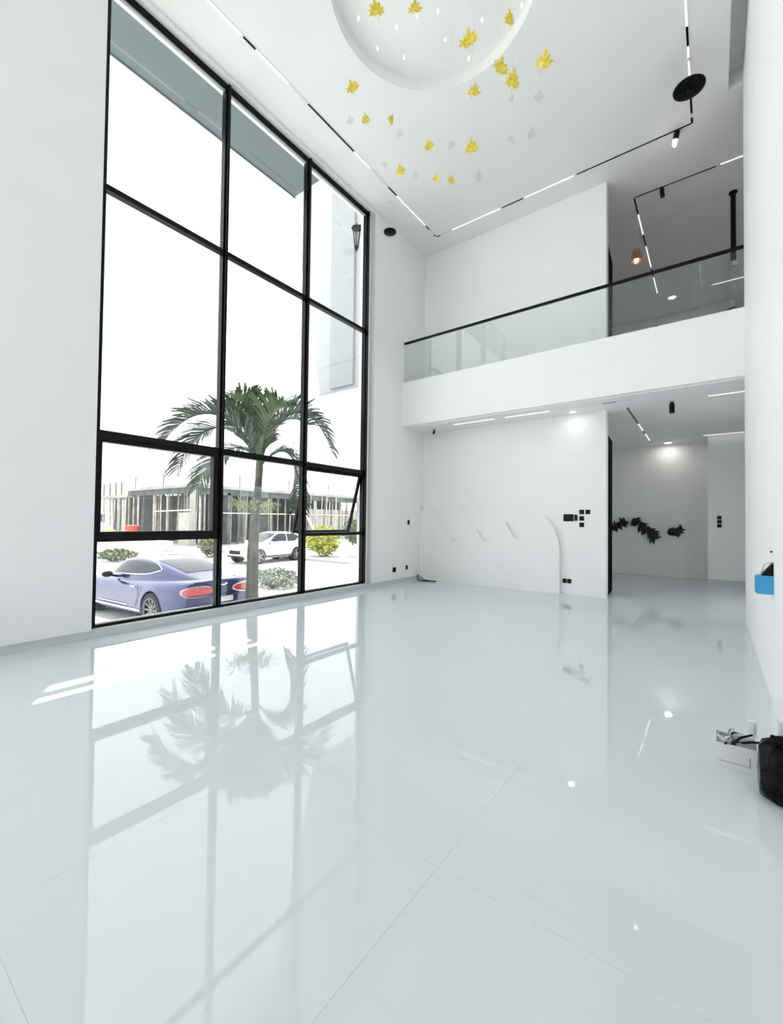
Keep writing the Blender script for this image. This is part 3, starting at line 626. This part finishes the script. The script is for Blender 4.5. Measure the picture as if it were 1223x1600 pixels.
SEC = [(0, 0), (.80, 0), (.93, .06), (.985, .22), (1.0, .42), (.99, .62), (.965, .78), (.90, .91), (.74, .975), (.40, 1.0), (0, 1.005)]
GSEC = [(1.0, 0), (.975, .25), (.93, .50), (.87, .72), (.79, .88), (.62, .965), (.35, 1.0), (0, 1.01)]
def smooth_tab(tab, nsub=4):
    return catmull(tab, nsub)
def car(t, P):
    wt, zt, zb = smooth_tab(P['w']), smooth_tab(P['top']), smooth_tab(P['bot'])
    gw, gr, gb = smooth_tab(P['gw']), smooth_tab(P['roof']), smooth_tab(P['gbase'])
    def sec(x):
        w, a, b = lerp(wt, x), lerp(zb, x), lerp(zt, x)
        hp = [(w*y, a + (b-a)*z) for y, z in SEC]
        return [(x, y, z) for y, z in hp] + [(x, -y, z) for y, z in hp[-2:0:-1]]
    xs = P['xs']
    body = B().loft([sec(x) for x in xs]).build('body', P['paint'], t, smooth=True)
    # wheel arches cut out
    for ax in (0, P['wb']):
        cu = B().lathe([(P['wr']*1.13, -1.4), (P['wr']*1.13, -0.66)], (ax, 0, P['wr']), 40, 'Y')
        cu.lathe([(P['wr']*1.13, 0.66), (P['wr']*1.13, 1.4)], (ax, 0, P['wr']), 40, 'Y')
        co = cu.build('cut', 'well', t); bpy.context.view_layer.update()
        md = body.modifiers.new('arch', 'BOOLEAN'); md.operation = 'DIFFERENCE'; md.solver = 'EXACT'; md.object = co
        dg = bpy.context.evaluated_depsgraph_get(); me = bpy.data.meshes.new_from_object(body.evaluated_get(dg))
        body.modifiers.clear(); body.data = me; bpy.data.objects.remove(co)
        for s in (-1, 1):
            B().lathe([(P['wr']*1.12, 0.655*s), (P['wr']*1.12, 0.70*s)], (ax, 0, P['wr']), 30, 'Y').build('wheel_well', 'well', t, smooth=True)
            wheel(t, ax, s*P['track'], s, P['wr'], P['spokes'])
    def G(x, u, off=0.0):
        """greenhouse surface: u 0 belt .. 1 roof centre"""
        w, a, b = lerp(gw, x), lerp(gb, x), lerp(gr, x)
        f = u*(len(GSEC)-1); i = min(int(f), len(GSEC)-2); f -= i
        y = GSEC[i][0]*(1-f) + GSEC[i+1][0]*f; z = GSEC[i][1]*(1-f) + GSEC[i+1][1]*f
        return Vector((x, w*y, a + max(b-a, 0.005)*z))
    def GN(x, u, off):
        p = G(x, u); du = G(x, min(u+.01, 1)) - G(x, max(u-.01, 0)); dx = G(x+.02, u) - G(x-.02, u)
        n_ = dx.cross(du).normalized()
        if n_.z < 0 and u > .6 or n_.y < 0 and u <= .6: n_ = -n_
        return p + n_*off
    gx = P['gxs']; rings = []
    for x in gx:
        h = [G(x, k/21) for k in range(22)]
        rings.append([tuple(p) for p in h] + [(p.x, -p.y, p.z) for p in h[-2::-1]])
    B().loft(rings, True, True).build('cabin', P['paint'], t, smooth=True)
    for s in (1, -1):
        for (xa, xb, lo, hi) in P['side']:
            lo_, hi_ = smooth_tab(lo), smooth_tab(hi); N = 22; top, bot, grid = [], [], []
            for k in range(N+1):
                x = xa + (xb-xa)*k/N; u0, u1 = lerp(lo_, x), lerp(hi_, x)
                grid.append([GN(x, u0 + (u1-u0)*q/5, 0.006) for q in range(6)])
            grid = [[(p.x, p.y*s, p.z) for p in g_] for g_ in grid]
            B().loft(grid, False, False).build('side_window', 'cglass', t, smooth=True)
            edge = [g_[0] for g_ in grid] + [g_[-1] for g_ in grid[::-1]]; edge.append(edge[0])
            B().tube(edge, 0.011, 6).build('window_trim', 'chrome', t, smooth=True)
    for nm, xa, xb, ulo in (('rear_window', *P['rearw']), ('windscreen', *P['screen'])):
        grid = []
        for k in range(13):
            x = xa + (xb-xa)*k/12; half = [GN(x, ulo + (1-ulo)*q/6, 0.006) for q in range(7)]
            grid.append([(p.x, p.y, p.z) for p in half] + [(p.x, -p.y, p.z) for p in half[-2::-1]])
        B().loft(grid, False, False).build(nm, 'cglass', t, smooth=True)
    for s in (1, -1):
        mx, my, mz = P['mirror']
        o = B().sphere((mx, s*my, mz), 0.07, 0.12, 0.075).build('mirror', P['paint'] if P['paint'] == 'whiteP' else 'bplast', t, smooth=True)
        B().tube([(mx, s*(my-0.02), mz-.02), (mx, s*(my-0.22), mz-.07)], 0.025, 8).build('mirror_arm', 'bplast', t, smooth=True)
    return lambda x: (lerp(wt, x), lerp(zb, x), lerp(zt, x))

t = thing('sports_coupe', 'metallic blue coupe with red oval tail lamps parked outside the window', 'car', (-9.80, 5.36, GZ), R(184.5))
t.scale = (1.03, 1.03, 1.03)
coupe = dict(paint='blueP', wr=0.36, wb=2.85, track=0.86, spokes=10, mirror=(1.72, 1.02, 1.0),
    w=[(-1.06, .70), (-1.03, .80), (-.95, .875), (-.7, .935), (-.3, .975), (0, .985), (.5, .965), (1.2, .945), (2.0, .945), (2.85, .965), (3.3, .92), (3.6, .82), (3.78, .62)],
    top=[(-1.06, .93), (-1.03, .985), (-.9, 1.005), (-.5, 1.01), (0, 1.0), (.6, .97), (1.4, .94), (2.2, .93), (2.85, .89), (3.3, .80), (3.6, .70), (3.78, .58)],
    bot=[(-1.06, .34), (-.95, .25), (-.6, .20), (0, .18), (1.4, .16), (2.85, .17), (3.4, .2), (3.78, .3)],
    xs=[-1.06, -1.05, -1.03, -1.0, -.95, -.88, -.78, -.66, -.52, -.38, -.24, -.1, .05, .2, .4, .65, .95, 1.25, 1.55, 1.85, 2.15, 2.4, 2.6, 2.8, 3.0, 3.15, 3.3, 3.42, 3.54, 3.64, 3.72, 3.78],
    gw=[(-.92, .45), (-.6, .60), (-.2, .70), (.2, .765), (.7, .81), (1.3, .83), (1.9, .81), (2.3, .74), (2.5, .60)],
    roof=[(-.92, 1.0), (-.6, 1.075), (-.2, 1.19), (.2, 1.295), (.6, 1.365), (1.0, 1.395), (1.35, 1.395), (1.65, 1.345), (2.0, 1.18), (2.3, 1.0), (2.5, .90)],
    gbase=[(-.92, .97), (0, .94), (.8, .90), (1.6, .88), (2.5, .86)],
    gxs=[-.92 + 3.42*k/34 for k in range(35)],
    side=[(.12, 1.95, [(.12, .38), (.4, .22), (.8, .17), (1.4, .15), (1.95, .17)], [(.12, .42), (.3, .55), (.6, .62), (1.0, .64), (1.4, .62), (1.7, .53), (1.95, .20)])],
    rearw=(-.42, .5, .70), screen=(1.62, 2.32, .55))
W_ = car(t, coupe)
for s in (1, -1):
    lp = []
    for k in range(9):                       # lamp wraps the rear corner: strips of an oval on the body's plan curve
        pass
    pc = [(-1.085, .22), (-1.09, .32), (-1.09, .44), (-1.085, .55), (-1.07, .66), (-1.045, .75), (-1.005, .82), (-.955, .875)]
    rg = []
    for k, (x, y) in enumerate(pc):
        h = 0.105*math.sqrt(max(0.02, 1 - ((k-3.5)/3.7)**2))
        rg.append([(x - 0.012 + 0.06*(q % 3 == 0), s*(y + .012), .80 + dz) for q, dz in enumerate((-h, -h*.7, h*.7, h))])
    B().loft(rg, True, True).build('tail_lamp', 'tail', t, smooth=True)
    ed = [(r_[1][0]-.004, r_[1][1], r_[0][2]) for r_ in rg] + [(r_[2][0]-.004, r_[2][1], r_[3][2]) for r_ in rg[::-1]]; ed.append(ed[0])
    B().tube(ed, 0.012, 6).build('lamp_trim', 'chrome', t, smooth=True)
    B().tube([(-1.05, s*.45, .28), (-1.09, s*.45, .28)], [.075, .08], 16).build('exhaust_tip', 'chrome', t, smooth=True)
    B().box(.42, 2.42, s*.955-.012, s*.955+.012, .28, .325).build('sill_trim', 'chrome', t, bevel=.004)
    B().box(.95, 2.2, s*.955-.010, s*.955+.010, .375, .39).build('sill_line', 'chrome', t)
    B().tube([(.50, s*.968, .86), (.505, s*.972, .60), (.60, s*.972, .36)], 0.004, 5).build('door_seam', 'well', t)
    B().tube([(.62, s*.972, .80), (.80, s*.972, .80)], 0.014, 6).build('door_handle', 'chrome', t, smooth=True)
for s in (1, -1):                             # winged badge
    B().prism([(0, .895), (s*.03, .90), (s*.10, .925), (s*.095, .905), (s*.07, .885), (s*.02, .872), (0, .872)], 'X', -1.085, -1.055).build('badge_wing', 'chrome', t)
B().lathe([(.022, 0), (.018, -.012), (.004, -.016)], (-1.085, 0, .884), 14, 'X').build('badge_boss', 'chrome', t, smooth=True)
B().box(-1.075, -1.05, -.26, .26, .52, .63).build('number_plate', 'card', t, bevel=.004)
B().box(-1.078, -1.04, -.6, .6, .35, .42).build('diffuser', 'bplast', t, bevel=.006)
B().box(-1.072, -1.05, -.70, .70, .692, .698).build('boot_seam', 'well', t)

t = thing('suv', 'white sport utility car parked beyond the palm trunk', 'car', (-20.45, 16.8, GZ), R(276))
t.scale = (1.02, 1.02, 1.02)
suv = dict(paint='whiteP', wr=0.37, wb=2.70, track=0.84, spokes=5, mirror=(1.95, 1.0, 1.08),
    w=[(-.90, .72), (-.85, .84), (-.6, .90), (0, .94), (.8, .93), (1.8, .93), (2.7, .945), (3.1, .90), (3.4, .80), (3.55, .62)],
    top=[(-.90, .95), (-.8, 1.02), (0, 1.02), (1.0, 1.0), (2.0, 1.02), (2.7, .98), (3.2, .90), (3.45, .80), (3.55, .68)],
    bot=[(-.90, .42), (-.6, .32), (0, .28), (1.4, .25), (2.7, .27), (3.2, .3), (3.55, .38)],
    xs=[-.90, -.89, -.87, -.84, -.8, -.7, -.55, -.4, -.2, 0, .2, .45, .8, 1.2, 1.6, 2.0, 2.3, 2.6, 2.85, 3.05, 3.2, 3.32, 3.42, 3.5, 3.55],
    gw=[(-.88, .66), (-.6, .74), (0, .79), (1.0, .81), (1.8, .80), (2.3, .74), (2.55, .60)],
    roof=[(-.88, 1.05), (-.78, 1.28), (-.6, 1.48), (-.3, 1.585), (.3, 1.64), (.9, 1.645), (1.3, 1.60), (1.7, 1.42), (2.1, 1.20), (2.55, 1.0)],
    gbase=[(-.88, .97), (2.55, .96)],
    gxs=[-.88 + 3.43*k/30 for k in range(31)],
    side=[(-.35, .62, [(-.35, .34), (0, .14), (.62, .12)], [(-.35, .40), (0, .56), (.62, .60)]), (.68, 1.95, [(.68, .12), (1.95, .16)], [(.68, .60), (1.2, .57), (1.6, .47), (1.95, .20)])],
    rearw=(-.80, -.55, .60), screen=(1.40, 2.3, .58))
car(t, suv)
for s in (1, -1):
    B().sphere((3.30, s*.70, .78), .16, .12, .06).build('head_lamp', 'lampc', t, smooth=True)
    B().sphere((-.84, s*.72, .98), .08, .14, .10).build('tail_lamp', 'tail', t, smooth=True)
    B().tube([(.2, s*.95, .36), (2.4, s*.95, .36)], .03, 8).build('sill_trim', 'bplast', t, smooth=True)
B().box(3.48, 3.57, -.42, .42, .50, .70).build('grille', 'bplast', t, bevel=.02)
B().box(3.45, 3.56, -.60, .60, .36, .44).build('air_intake', 'bplast', t, bevel=.01)

# ---- palm
PX, PY = -8.40, 6.0
pm = thing('palm_tree', 'palm tree with grey trunk and arching green fronds outside the middle pane', 'palm tree', (PX, PY, GZ))
tr_pts = [(0, 0, 0), (-.02, 0, .25), (-.03, 0, .8), (-.02, 0, 1.6), (.03, 0, 2.4), (.09, .02, 3.0), (.11, .03, 3.35)]
rad = [.20, .160, .138, .125, .105, .085, .075]
tp, trr = [], []
for i in range(len(tr_pts)-1):
    for k in range(8):
        f = k/8; tp.append(Vector(tr_pts[i]).lerp(Vector(tr_pts[i+1]), f)); trr.append((rad[i]*(1-f)+rad[i+1]*f)*(1.0 + (0.045 if k % 2 else -0.01)))
B().tube(tp, trr, 16).build('trunk', 'trunk', pm, smooth=True)
B().tube([(.11, .03, 3.3), (.12, .03, 3.5), (.13, .03, 3.75), (.14, .03, 3.9)], [.078, .085, .07, .04], 14).build('crownshaft', 'shaft', pm, smooth=True)
rv = Vector((0.8, 0.6, 0)); dv = Vector((-0.6, 0.8, 0)); cr = Vector((.13, .03, 3.55))
def bez(p, t_): a = 1-t_; return p[0]*a**3 + p[1]*3*a*a*t_ + p[2]*3*a*t_*t_ + p[3]*t_**3
def frond(ctrl, nl, ll, mt, seedv, droop=0.35, lift=0.5):
    rnd = random.Random(seedv)
    P = [cr + rv*c[0] + dv*c[1] + Vector((0, 0, c[2])) for c in [(0, 0, 0)] + list(ctrl)]
    b = B(); pts_ = [bez(P, k/16) for k in range(17)]
    b.tube(pts_, [0.020*(1-k/17)+0.003 for k in range(17)], 5)
    for k in range(nl):
        f = 0.12 + 0.88*k/(nl-1); p = bez(P, f); d = (bez(P, min(1, f+.02)) - bez(P, f-.02)).normalized()
        sd_ = d.cross(Vector((0, 0, 1)));
        if sd_.length < 0.05: sd_ = rv.copy()
        sd_.normalize(); upv = sd_.cross(d)
        if upv.z < 0: upv = -upv
        L = ll*(0.55 + 0.75*math.sin(math.pi*min(1, f*0.85+.12)))*rnd.uniform(.8, 1.15)
        for s in (-1, 1):
            q = (sd_*s*rnd.uniform(.55, .9) + d*rnd.uniform(.55, .9) + upv*lift*rnd.uniform(.5, 1.2)).normalized()
            w = d.cross(q); w = q.cross(w).normalized()*0.026
            p1 = p + q*L*.45; p2 = p + q*L*.8 + Vector((0, 0, -droop*L*.3)); p3 = p + q*L + Vector((0, 0, -droop*L*.75))
            b.add([p - w*.6, p + w*.6, p1 + w, p1 - w, p2 + w*.7, p2 - w*.7, p3], [(0, 1, 2, 3), (3, 2, 4, 5), (5, 4, 6)])
    return b.build('frond', mt, pm)
FR = [([(-.5, .2, 1.15), (-1.5, .3, 1.35), (-2.0, .3, .0)], 'frond', .2), ([(-.30, -.4, 1.2), (-1.1, -.8, 1.45), (-1.75, -.9, .35)], 'frond', .35), ([(-.15, .3, 1.2), (-.5, .8, 1.6), (-1.05, 1.2, 1.15)], 'frond', .6),
      ([(.02, -.2, .9), (.0, -.5, 1.35), (-.25, -.9, 1.3)], 'frond2', .8), ([(.15, .1, 1.1), (1.0, .2, 2.05), (1.58, .2, .45)], 'frond', .4), ([(.35, .15, .55), (.85, .3, .75), (.80, .4, -.85)], 'frond', .1),
      ([(.1, .4, 1.0), (.35, .8, 1.55), (.85, 1.2, 1.25)], 'frond', .7), ([(.15, -.3, .9), (.4, -.6, 1.35), (.75, -.8, 1.15)], 'frond2', .8), ([(-.25, .4, .75), (-1.3, .7, .75), (-1.75, .8, -.4)], 'frond', .1), ([(-.2, -.2, .8), (-.45, -.3, 1.2), (-.75, -.5, 1.2)], 'frond2', .8)]
for i, (c, mt_, lf) in enumerate(FR): frond(c, 56, .62, mt_, i+20, .35, lf)
B().tube([cr, cr + Vector((-.02, 0, .9)), cr + Vector((-.08, 0, 1.75))], [.018, .012, .003], 6).build('spear_leaf', 'frond2', pm, smooth=True)

def blades(b, c, n_, L, w, rnd, up0=0.2, up1=1.2):
    for k in range(n_):
        a = rnd.uniform(0, 2*math.pi); e = rnd.uniform(up0, up1); l = L*rnd.uniform(.6, 1.1)
        d = Vector((math.cos(a)*math.cos(e), math.sin(a)*math.cos(e), math.sin(e))); s_ = Vector((-math.sin(a), math.cos(a), 0))*w
        p = Vector(c) + Vector((math.cos(a), math.sin(a), 0))*0.02
        m1 = p + d*l*.5; m2 = p + d*l*.85 + Vector((0, 0, -l*.18)); e1 = p + d*l + Vector((0, 0, -l*.5))
        b.add([p - s_*.5, p + s_*.5, m1 + s_, m1 - s_, m2 + s_*.8, m2 - s_*.8, e1], [(0, 1, 2, 3), (3, 2, 4, 5), (5, 4, 6)])
rnd = random.Random(3)
fn = thing('fern_clump', 'pale green fern growing around the middle of the palm trunk', 'fern', (PX-.02, PY, GZ+2.55))
for k in range(7):
    a = k*2*math.pi/7 + .3; b = B(); o_ = Vector((math.cos(a)*.13, math.sin(a)*.13, 0))
    for q in range(6):
        c = o_ + Vector((math.cos(a), math.sin(a), .55))*0.06*q
        blades(b, c, 7, .30, .013, rnd, -.1, 1.0)
    b.build('fern_leaf', 'fern', fn)

def shrub(name, label, loc, mt, size, n_, seedv, leaf=.10, group=None, cat='shrub', stemh=0.3):
    rnd = random.Random(seedv); t = thing(name, label, cat, loc, 0, group)
    for k in range(4):
        a = rnd.uniform(0, 6.28); B().tube([(0, 0, -.02), (math.cos(a)*size[0]*.15, math.sin(a)*size[1]*.15, stemh), (math.cos(a)*size[0]*.4, math.sin(a)*size[1]*.4, stemh + size[2]*.4)], [.05, .035, .015], 6).build('stem', 'trunk', t, smooth=True)
    b = B()
    for k in range(n_):
        u = Vector((rnd.gauss(0, 1), rnd.gauss(0, 1), rnd.gauss(0, 1))).normalized()*(rnd.uniform(.35, 1)**.6)
        c = Vector((u.x*size[0]*.5, u.y*size[1]*.5, stemh + size[2]*.5 + u.z*size[2]*.5)); c.z = max(c.z, .04)
        d = Vector((rnd.uniform(-1, 1), rnd.uniform(-1, 1), rnd.uniform(-.4, 1))).normalized(); s_ = d.orthogonal().normalized()*leaf*.35
        b.add([c, c + d*leaf*.5 + s_, c + d*leaf, c + d*leaf*.5 - s_], [(0, 1, 2, 3)])
    tag(b.build('foliage', mt, t), kind='stuff')
shrub('yellow_shrub', 'bright yellow green shrub outside the lower right pane', (-20.5, 20.0, GZ), 'lime', (2.3, 2.2, 1.75), 900, 1, .30, stemh=.1)
shrub('small_tree', 'small dark olive tree outside the lower right pane', (-18.9, 21.6, GZ), 'olive', (2.3, 2.3, 1.7), 900, 2, .26, cat='tree', stemh=.75)
shrub('low_hedge', 'low olive bush behind the nose of the blue car', (-26.0, 9.9, GZ), 'olive', (2.6, 1.8, .55), 500, 5, .20, stemh=.03)
shrub('groundcover', 'grey green ground cover bed right of the palm trunk', (-12.3, 9.75, GZ), 'sage', (2.0, 1.5, .62), 1100, 6, .12, stemh=.0)
shrub('dark_bush', 'dark bush in front of the white car beside the mullion', (-24.8, 14.6, GZ), 'olive', (1.3, 1.3, 1.1), 400, 8, .22, stemh=.1)

# ---- unfinished building with props
ub = thing('unfinished_building', 'unfinished concrete building propped on many timber poles', 'building', (-36.2, 19.5, GZ))
ZS = 5.1   # slab soffit above the yard
B().box(-12.5, 0.3, -0.3, 23.5, ZS, ZS+.28).build('upper_slab', 'conc', ub)
B().box(-22, -12.5, 0.3, 23.5, ZS-.55, ZS-.25).build('lower_slab', 'conc', ub)
B().box(-23.6, -21.5, 0.0, 0.5, ZS-.45, ZS-.2).build('beam_end', 'dark', ub)
B().box(-22, 0.1, 3.4, 3.7, 0, ZS-.3).build('rear_shade_sheet', 'dark', ub)  # dark sheet standing for the shaded interior behind the props
B().box(-4.2, -3.9, 1.2, 23.0, 0, ZS).build('side_shade_sheet', 'dark', ub)  # same dark stand-in for interior shade along the side
B().box(-3.0, -.4, 0.4, 0.65, 0, 2.9).build('block_wall', 'block', ub)
B().box(-.5, -.25, 12.5, 23.3, 0, 3.6).build('block_wall', 'block', ub)
B().box(-12.5, .1, -.1, .1, ZS-.5, ZS).build('edge_beam', 'dark', ub)
B().box(-.1, .1, .1, 23.4, ZS-.55, ZS).build('edge_beam', 'dark', ub)
B().box(-.35, .15, 0, .3, 0, ZS).build('column', 'conc', ub)
rnd = random.Random(12)
for k in range(52):
    x = -21.6 + k*.42 + rnd.uniform(-.12, .12); yy = rnd.uniform(.0, 2.6); zt = ZS if x > -12.5 else ZS-.55
    B().tube([(x, yy, 0), (min(x+rnd.uniform(-.22, .22), .2), yy+rnd.uniform(-.15, .15), zt)], rnd.uniform(.05, .09), 6).build('prop', ['prop', 'prop', 'prop2'][k % 3], ub)
for k in range(56):
    y = .5 + k*.41 + rnd.uniform(-.12, .12); xx = rnd.uniform(-2.2, .0) if y < 12.3 else rnd.uniform(-.05, .15)
    B().tube([(xx, y, 0), (xx+rnd.uniform(-.15, .15), min(y+rnd.uniform(-.25, .25), 23.3), ZS)], rnd.uniform(.05, .085), 6).build('prop', ['prop', 'prop2', 'prop'][k % 3], ub)
B().tube([(-6.5, -.2, 3.0), (.2, -.2, 3.1)], .07, 6).build('ledger', 'prop', ub)
B().tube([(.25, 2, 2.9), (.25, 20, 3.0)], .06, 6).build('ledger', 'prop', ub)
B().tube([(.4, 11.5, 5.0), (.45, 14.5, .2)], .16, 6).build('plank_ramp', 'wsand', ub)
for k, x in enumerate((-20.6, -18.9, -17.3, -15.8)): B().box(x-.07, x+.07, .5, .64, ZS-.25, ZS+1.15).build('rebar_column', 'rebar', ub)
for x, y in ((-12.0, .4), (-6.4, .6), (-1.2, .6), (-.5, 5), (-.5, 11), (-.5, 17)): B().tube([(x, y, ZS+.28), (x+.05, y, ZS+1.5)], .06, 6).build('rebar_bundle', 'rebar', ub)
# far house
fh = thing('far_house', 'small distant house with grey hipped roof at the left of the view', 'house', (-84, 30.5, GZ), R(20))
B().box(-6, 6, -4, 4, 0, 3.6).build('wall', 'ext', fh)
B().add([(-6.6, -4.6, 3.6), (6.6, -4.6, 3.6), (6.6, 4.6, 3.6), (-6.6, 4.6, 3.6), (-3, 0, 5.6), (3, 0, 5.6)], [(0, 1, 5, 4), (1, 2, 5), (2, 3, 4, 5), (3, 0, 4), (3, 2, 1, 0)]).build('roof', 'roof', fh)
for x in (-4.5, -2.2, 0.4, 3.4): 
    w_ = B().box(x-.55, x+.55, -4.06, -4.0, 1.6, 2.9).build('window', 'dark', fh); B().box(x-.45, x+.45, -4.08, -4.06, 1.7, 2.8).build('pane', 'cglass', w_)
B().box(6.0, 6.06, -1.0, 1.0, 1.4, 2.8).build('window', 'dark', fh)
# boundary wall, heaps, odds on the site
tag(B().box(-44, -30.5, 14.9, 15.15, GZ, GZ+.75).build('boundary_wall', 'block'), 'low pale block wall across the site behind the blue car', 'wall')
def heap(name, label, loc, sx, sy, h, mt, seedv, cat='heap'):
    rnd = random.Random(seedv); rings = []
    for i in range(7):
        f = i/6; rings.append([(math.cos(2*math.pi*k/24)*sx*.5*(1-f)**.8*(1+rnd.uniform(-.08, .08)), math.sin(2*math.pi*k/24)*sy*.5*(1-f)**.8*(1+rnd.uniform(-.08, .08)), h*f*(1+rnd.uniform(-.05, .05))) if f < 1 else (0.02*math.cos(k), 0.02*math.sin(k), h) for k in range(24)])
    o = B().loft(rings).build(name, mt, smooth=True, loc=loc); tag(o, label, cat)
heap('laterite_heap', 'heap of orange soil in front of the distant house', (-47.4, 17.2, GZ), 4.0, 2.4, 1.7, 'sand', 1)
heap('sand_heap', 'heap of white sand behind the white car', (-32.3, 32.0, GZ), 5.0, 6.0, 1.7, 'wsand', 2)
heap('rubble_heap', 'long pale heap of rubble in front of the block wall', (-33.0, 12.9, GZ), 6.0, 1.6, .55, 'wsand', 3)
t = thing('oil_drum', 'faded red drum standing by the propped building', 'drum', (-44.0, 18.0, GZ))
t.scale = (.85, .85, .9)
B().lathe([(.75, 0), (.78, .05), (.75, .1), (.75, .8), (.79, .85), (.75, .9), (.75, 1.75), (.79, 1.8), (.7, 1.85)], n=20).build('drum_body', 'red', t, smooth=True)
B().lathe([(.08, 1.85), (.08, 1.92)], (.4, 0, 0), 10).build('bung', 'rebar', t)
